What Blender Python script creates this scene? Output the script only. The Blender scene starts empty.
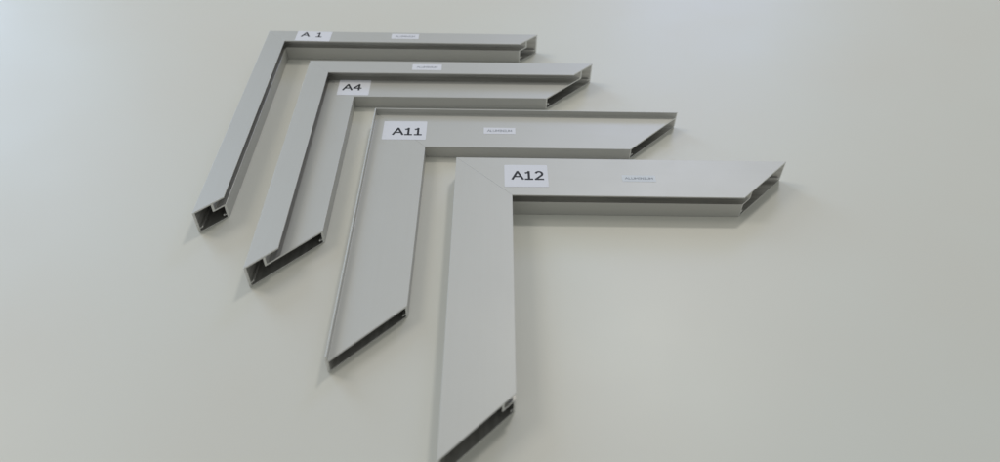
import bpy, bmesh, math
from mathutils import Vector, Matrix
from mathutils.geometry import tessellate_polygon

S = bpy.context.scene
C = S.collection
MM = 0.001

# ------------------------------------------------------------------ camera
PITCH, ROLL, CAM_H, FOCAL = 0.77928, 0.02544, 0.3940, 0.74175
cam = bpy.data.cameras.new('camera')
cam.sensor_width = 36.0
cam.lens = FOCAL * 36.0
cam.clip_start, cam.clip_end = 0.01, 60.0
cam.dof.use_dof = True
cam.dof.focus_distance = 0.60
cam.dof.aperture_fstop = 5.0
co = bpy.data.objects.new('camera', cam)
fw = Vector((0, math.cos(PITCH), -math.sin(PITCH)))
r = Vector((1, 0, 0)); u = r.cross(fw)
c_, s_ = math.cos(ROLL), math.sin(ROLL)
r2 = c_ * r + s_ * u; u2 = -s_ * r + c_ * u
m = Matrix((r2, u2, -fw)).transposed().to_4x4()
m.translation = Vector((0, 0, CAM_H))
co.matrix_world = m
C.objects.link(co); S.camera = co

# ------------------------------------------------------------------ world: a dim, even indoor surround
w = bpy.data.worlds.new('World'); S.world = w; w.use_nodes = True
bg = w.node_tree.nodes['Background']
bg.inputs[0].default_value = (0.86, 0.90, 0.865, 1); bg.inputs[1].default_value = 0.47

# ------------------------------------------------------------------ ceiling lamps
def lamp(name, loc, aim, sx, sy, power, col):
    l = bpy.data.lights.new(name, 'AREA'); l.shape = 'RECTANGLE'; l.size = sx; l.size_y = sy
    l.energy = power; l.color = col
    o = bpy.data.objects.new(name, l); o.location = loc
    o.rotation_euler = (Vector(aim) - Vector(loc)).to_track_quat('-Z', 'Y').to_euler()
    C.objects.link(o); return o
lamp('ceiling_lamp', (0.52, 1.52, 1.75), (0.1, 0.45, 0), 0.24, 0.13, 8.2, (1.0, 0.97, 0.90))
lamp('ceiling_lamp', (-1.65, 0.95, 1.8), (0, 0.45, 0), 0.5, 0.8, 9, (1.0, 0.95, 0.87))
lamp('window_light', (-3.0, 3.2, 1.75), (-0.2, 0.5, 0), 1.5, 1.6, 47, (0.52, 0.71, 1.0))
lamp('window_light', (1.15, 4.3, 1.85), (0.2, 0.5, 0), 1.1, 0.8, 21, (0.40, 0.54, 1.0))

S.view_settings.view_transform = 'Standard'; S.view_settings.look = 'None'
S.view_settings.exposure = 0.0; S.view_settings.gamma = 1.0

# ------------------------------------------------------------------ materials
def mat(name):
    m = bpy.data.materials.new(name); m.use_nodes = True
    return m, m.node_tree.nodes, m.node_tree.links, m.node_tree.nodes['Principled BSDF']

def noise(n, l, scale, detail, mapscale=None, src='Object'):
    tc = n.new('ShaderNodeTexCoord'); t = n.new('ShaderNodeTexNoise')
    t.inputs['Scale'].default_value = scale; t.inputs['Detail'].default_value = detail
    if mapscale:
        mp = n.new('ShaderNodeMapping'); mp.inputs['Scale'].default_value = mapscale
        l.new(tc.outputs[src], mp.inputs[0]); l.new(mp.outputs[0], t.inputs['Vector'])
    else: l.new(tc.outputs[src], t.inputs['Vector'])
    return t

def ramp(n, l, fac, a, b, p0=0.3, p1=0.7):
    r = n.new('ShaderNodeValToRGB'); e = r.color_ramp.elements
    e[0].position, e[1].position = p0, p1; e[0].color, e[1].color = a, b
    l.new(fac, r.inputs[0]); return r

def g(v): return (v, v, v, 1)

# table top: off-white laminate, slightly mottled, semi-gloss
M_table, n, l, b = mat('white_laminate')
t = noise(n, l, 5.0, 3.0)
rr = ramp(n, l, t.outputs['Fac'], (0.642, 0.622, 0.568, 1), (0.648, 0.644, 0.596, 1))
l.new(rr.outputs[0], b.inputs['Base Color'])
t2 = noise(n, l, 14.0, 5.0)
r3 = ramp(n, l, t2.outputs['Fac'], g(0.41), g(0.45)); l.new(r3.outputs[0], b.inputs['Roughness'])
t3 = noise(n, l, 900.0, 2.0)
bp = n.new('ShaderNodeBump'); bp.inputs['Strength'].default_value = 0.04; bp.inputs['Distance'].default_value = 0.0002
l.new(t3.outputs['Fac'], bp.inputs['Height']); l.new(bp.outputs[0], b.inputs['Normal'])

# satin anodised aluminium, drawn along the rail (object X)
M_alu, n, l, b = mat('satin_anodised_aluminium')
b.inputs['Metallic'].default_value = 0.50
t = noise(n, l, 60.0, 4.0, (0.25, 6.0, 6.0))
rr = ramp(n, l, t.outputs['Fac'], (0.514, 0.507, 0.484, 1), (0.520, 0.514, 0.491, 1))
l.new(rr.outputs[0], b.inputs['Base Color'])
t2 = noise(n, l, 25.0, 4.0)
r3 = ramp(n, l, t2.outputs['Fac'], g(0.52), g(0.56)); l.new(r3.outputs[0], b.inputs['Roughness'])
t3 = noise(n, l, 400.0, 2.0, (0.05, 4.0, 4.0))
bp = n.new('ShaderNodeBump'); bp.inputs['Strength'].default_value = 0.06; bp.inputs['Distance'].default_value = 0.0001
l.new(t3.outputs['Fac'], bp.inputs['Height']); l.new(bp.outputs[0], b.inputs['Normal'])

# untreated inside of the extrusion: shinier metal, recess shade put into its tone
M_bare_shade, n, l, b = mat('bare_metal_recess_shade')
b.inputs['Metallic'].default_value = 0.80
t = noise(n, l, 80.0, 4.0, (0.2, 5.0, 5.0))
rr = ramp(n, l, t.outputs['Fac'], (0.46, 0.45, 0.43, 1), (0.60, 0.59, 0.57, 1))
l.new(rr.outputs[0], b.inputs['Base Color']); b.inputs['Roughness'].default_value = 0.36

# freshly sawn ends
M_cut, n, l, b = mat('sawn_metal_edge')
b.inputs['Metallic'].default_value = 0.6; b.inputs['Roughness'].default_value = 0.4
t = noise(n, l, 900.0, 3.0)
rr = ramp(n, l, t.outputs['Fac'], (0.66, 0.66, 0.65, 1), (0.82, 0.82, 0.81, 1))
l.new(rr.outputs[0], b.inputs['Base Color'])

def paper(name, col, rough):
    m, n, l, b = mat(name)
    t = noise(n, l, 300.0, 3.0)
    rr = ramp(n, l, t.outputs['Fac'], tuple(c * .98 for c in col[:3]) + (1,), col)
    l.new(rr.outputs[0], b.inputs['Base Color']); b.inputs['Roughness'].default_value = rough
    return m
M_paper = paper('white_label_paper', (0.71, 0.71, 0.76, 1), 0.55)
M_film = paper('pale_label_film', (0.61, 0.63, 0.66, 1), 0.45)
M_ink = paper('black_ink', (0.008, 0.008, 0.012, 1), 0.6)
M_greyink = paper('grey_ink', (0.20, 0.21, 0.24, 1), 0.6)

# ------------------------------------------------------------------ helpers
def link(name, me, material, parent=None):
    me.materials.append(material)
    o = bpy.data.objects.new(name, me); C.objects.link(o)
    if parent: o.parent = parent
    return o

def rail_mesh(rings, length, vertical, shaded=(), arm_gap=0.02):
    """rings: outline then cavities as (q, z) in mm, q from the outer edge inwards; mitred at both ends."""
    bm = bmesh.new()
    def P(s, q, z):
        return Vector((s, q if vertical else -q, z)) * MM      # the vertical rail is turned by -90 degrees
    A = []; B = []
    for ring in rings:
        A.append([bm.verts.new(P(q + arm_gap, q, z)) for q, z in ring])
        B.append([bm.verts.new(P(length - q, q, z)) for q, z in ring])
    for ri, (a, b) in enumerate(zip(A, B)):
        k = len(a)
        for i in range(k):
            j = (i + 1) % k
            bm.faces.new((a[i], a[j], b[j], b[i])).material_index = 1 if ri or i in shaded else 0
    polys = [[Vector((q, z, 0)) for q, z in ring] for ring in rings]
    tris = tessellate_polygon(polys)
    fa = [v for a in A for v in a]; fb = [v for b in B for v in b]
    for t in tris:
        bm.faces.new([fa[i] for i in t]); bm.faces.new([fb[i] for i in t]).material_index = 2
    bmesh.ops.recalc_face_normals(bm, faces=bm.faces)
    me = bpy.data.meshes.new('rail'); bm.to_mesh(me); bm.free()
    return me

def rail(rings, length, vertical, root):
    o = link('rail', rail_mesh(rings[:2], length, vertical, rings[2]), M_alu, root)
    o.data.materials.append(M_bare_shade); o.data.materials.append(M_cut)
    if vertical: o.rotation_euler = (0, 0, -math.pi / 2)
    mod = o.modifiers.new('bevel', 'BEVEL'); mod.width = 0.00042; mod.segments = 2
    mod.limit_method = 'ANGLE'; mod.angle_limit = math.radians(35)
    return o

T = 1.3                                     # wall thickness
def hook(q, z, d):                           # screw hook on a cavity wall, d = direction it points
    return [(q, z), (q + 1.9 * d, z), (q + 1.9 * d, z + 1.5), (q + 1.3 * d, z + 1.5),
            (q + 1.3 * d, z + 0.7), (q, z + 0.7)]

def slotted(W, H, ledge, slot, plate=None):
    """box section with a panel slot under the top flange; plate = total width if the ledge runs on"""
    full = plate or W
    outer = [(0, 0), (full, 0), (full, ledge)] + ([(W, ledge)] if plate else []) + [(W - slot, ledge), (W - slot, H - 1.1), (W, H - 1.1), (W, H), (0, H)]
    cav = [(T, 0.8), (full - T, 0.8)] + hook(full - T, 3.4, -1) + \
          [(full - T, ledge - T), (W - slot - T, ledge - T), (W - slot - T, H - T), (T, H - T)] + \
          list(reversed(hook(T, 3.4, 1)))
    k = 3 if plate else 2                    # slot faces take the metal that carries the painted recess shade
    return [outer, cav, (k, k + 1, k + 2)]

def rimmed(W, face, rim):
    outer = [(0, 0), (W, 0), (W, face), (1.0, face), (1.0, rim), (0, rim)]
    cav = [(T, 0.8), (W - T, 0.8)] + hook(W - T, 3.2, -1) + [(W - T, face - T), (T, face - T)]
    return [outer, cav, ()]

def sheet_mesh(name, w, h, th):
    """thin sticker with slightly rounded corners, lying at z 0..th"""
    bm = bmesh.new(); r = min(w, h) * 0.04; pts = []
    for cx, cy, a0 in ((w/2 - r, h/2 - r, 0), (-w/2 + r, h/2 - r, 90), (-w/2 + r, -h/2 + r, 180), (w/2 - r, -h/2 + r, 270)):
        for k in range(4):
            a = math.radians(a0 + 30 * k); pts.append((cx + r * math.cos(a), cy + r * math.sin(a)))
    top = [bm.verts.new((x * MM, y * MM, th * MM)) for x, y in pts]
    bot = [bm.verts.new((x * MM, y * MM, 0)) for x, y in pts]
    bm.faces.new(top); bm.faces.new(list(reversed(bot)))
    for i in range(len(pts)):
        j = (i + 1) % len(pts); bm.faces.new((bot[i], bot[j], top[j], top[i]))
    me = bpy.data.meshes.new(name); bm.to_mesh(me); bm.free(); return me

# wide upright lettering for the stickers: each glyph is a list of strokes (polylines) in a 1-high cell
def arc(cx, cy, rx, ry, a0, a1, k=14):
    return [(cx + rx * math.cos(math.radians(a0 + (a1 - a0) * i / k)), cy + ry * math.sin(math.radians(a0 + (a1 - a0) * i / k))) for i in range(k + 1)]
GLYPH = {                                    # advance, strokes
    'A': (0.98, [[(0.0, 0), (0.42, 1), (0.84, 0)], [(0.14, 0.34), (0.70, 0.34)]]),
    '1': (0.84, [[(0.10, 0.82), (0.26, 0.87), (0.35, 1.0)], [(0.35, 1.0), (0.35, 0)], [(0.07, 0), (0.63, 0)]]),
    '2': (0.84, [arc(0.33, 0.70, 0.26, 0.30, 155, -38, 16) + [(0.05, 0.0), (0.66, 0.0)]]),
    '4': (0.88, [[(0.52, 0), (0.52, 1.0), (0.02, 0.33), (0.72, 0.33)]]),
    ' ': (0.62, []),
    'L': (0.72, [[(0.05, 1), (0.05, 0), (0.58, 0)]]),
    'U': (0.90, [[(0.05, 1), (0.05, 0.36)] + arc(0.38, 0.36, 0.33, 0.36, 180, 360) + [(0.71, 1)]]),
    'M': (1.04, [[(0.05, 0), (0.05, 1), (0.44, 0.3), (0.83, 1), (0.83, 0)]]),
    'I': (0.50, [[(0.2, 0), (0.2, 1)], [(0.05, 1), (0.35, 1)], [(0.05, 0), (0.35, 0)]]),
    'N': (0.92, [[(0.05, 0), (0.05, 1), (0.70, 0), (0.70, 1)]]),
}
def lettering(text, size, width, material, parent, x, y, z, weight=0.185):
    """text as flat printed strokes, cap height = size mm, stretched to the given width"""
    bm = bmesh.new(); adv = 0.0; quads = []; lay = 0
    for ch in text:
        a, strokes = GLYPH[ch]
        for st in strokes:
            for (xa, ya), (xb, yb) in zip(st, st[1:]):
                d = Vector((xb - xa, yb - ya)).normalized(); nn = Vector((-d.y, d.x)) * weight / 2; e = d * weight * 0.32
                p, q = Vector((xa + adv, ya)) - e, Vector((xb + adv, yb)) + e
                quads.append((p - nn, q - nn, q + nn, p + nn))
        adv += a
    xs = [p.x for q in quads for p in q]; ys = [p.y for q in quads for p in q]
    x0, x1, y0, y1 = min(xs), max(xs), min(ys), max(ys)
    for i, q in enumerate(quads):            # each stroke a hair above the last, so no two faces are coplanar
        bm.faces.new([bm.verts.new((((p.x - x0) / (x1 - x0) - .5) * width * MM, ((p.y - y0) / (y1 - y0) - .5) * size * MM,
                                    (i % 8) * 0.002 * MM)) for p in q])
    me = bpy.data.meshes.new('lettering'); bm.to_mesh(me); bm.free()
    o = link('lettering', me, material, parent); o.location = (x * MM, y * MM, z * MM)
    return o

# ------------------------------------------------------------------ table
def table():
    bm = bmesh.new(); bmesh.ops.create_cube(bm, size=1)
    bmesh.ops.scale(bm, vec=(3.2, 2.2, 0.03), verts=bm.verts)
    bmesh.ops.bevel(bm, geom=bm.edges[:], offset=0.003, segments=3, affect='EDGES')
    me = bpy.data.meshes.new('table'); bm.to_mesh(me); bm.free()
    o = link('table', me, M_table); o.location = (0, 0.75, -0.015); o['kind'] = 'structure'
table()

# ------------------------------------------------------------------ the four frame corners
def corner(x, y, th, lx, ly, rings, label, tag, plate, small=None):
    root = bpy.data.objects.new('aluminium_frame_corner', None); C.objects.link(root)
    root.empty_display_size = 0.02
    root.location = (x * MM, y * MM, 0.00015); root.rotation_euler = (0, 0, th)
    root['label'] = label; root['category'] = 'frame corner'
    root['group'] = 'mitred aluminium frame corner samples laid out on the table'
    rail(rings, lx, False, root); rail(rings, ly, True, root)
    text, cx, cy, z, pw, ph, rot, tw, thh, tx, ty = tag
    p = link('paper_label', sheet_mesh('paper_label', pw, ph, 0.12), M_paper, root)
    p['label'] = 'white paper sticker printed ' + text
    p.location = (cx * MM, cy * MM, (z + 0.02) * MM); p.rotation_euler = (0, 0, math.radians(rot))
    lettering(text, thh, tw, M_ink, p, tx - cx, ty - cy, 0.15)
    sx, sy, sz, sw, sh, film, stw, sth = small
    q = link('material_label', sheet_mesh('material_label', sw, sh, 0.10), M_film if film else M_paper, root)
    q.location = (sx * MM, sy * MM, (sz + 0.02) * MM)
    lettering('ALUMINIUM', sth, stw, M_greyink, q, 0, 0, 0.13, 0.15)
    return root

corner(-229.8, 648.1, 0.0215, 261.7, 259.8, slotted(18.3, 20, 13, 6.6),
       'narrow aluminium frame corner with the A 1 sticker, the farthest back',
       ('A 1', 44.6, -9.2, 20, 33.5, 17.6, -1.5, 20.5, 9.0, 42.3, -6.5), None,
       (132.8, -7.2, 20, 26.5, 9.2, False, 19, 3.0))
corner(-179.7, 596.8, 0.0256, 262.1, 260.7, slotted(19.4, 20, 11.8, 7.6, 45.1),
       'aluminium frame corner with raised outer bar and lower step bearing the A4 sticker',
       ('A4', 43.6, -31.2, 11.8, 28.5, 24.0, 0.0, 17.6, 10.5, 41.8, -30.8), None,
       (108.6, -9.4, 20, 27.0, 9.6, False, 19, 3.0))
corner(-110.8, 529.9, 0.0191, 262.8, 262.5, rimmed(46.3, 11.2, 16.3),
       'flat aluminium frame corner with thin raised outer rim and the A11 sticker',
       ('A11', 27.5, -24.7, 11.2, 36.8, 25.6, 0.5, 25.3, 10.6, 29.5, -26.2), None,
       (107.8, -23.6, 11.2, 26.8, 8.6, False, 21, 3.2))
corner(-36.2, 460.7, 0.0194, 264.2, 262.0, slotted(44.0, 20, 13, 7.0),
       'wide flat-topped aluminium frame corner with the A12 sticker, nearest the front',
       ('A12', 55.0, -21.7, 20, 33.8, 26.2, 0.5, 25.5, 11.0, 56.0, -21.3), None,
       (142.5, -23.2, 20, 26.0, 7.5, True, 22, 2.6))
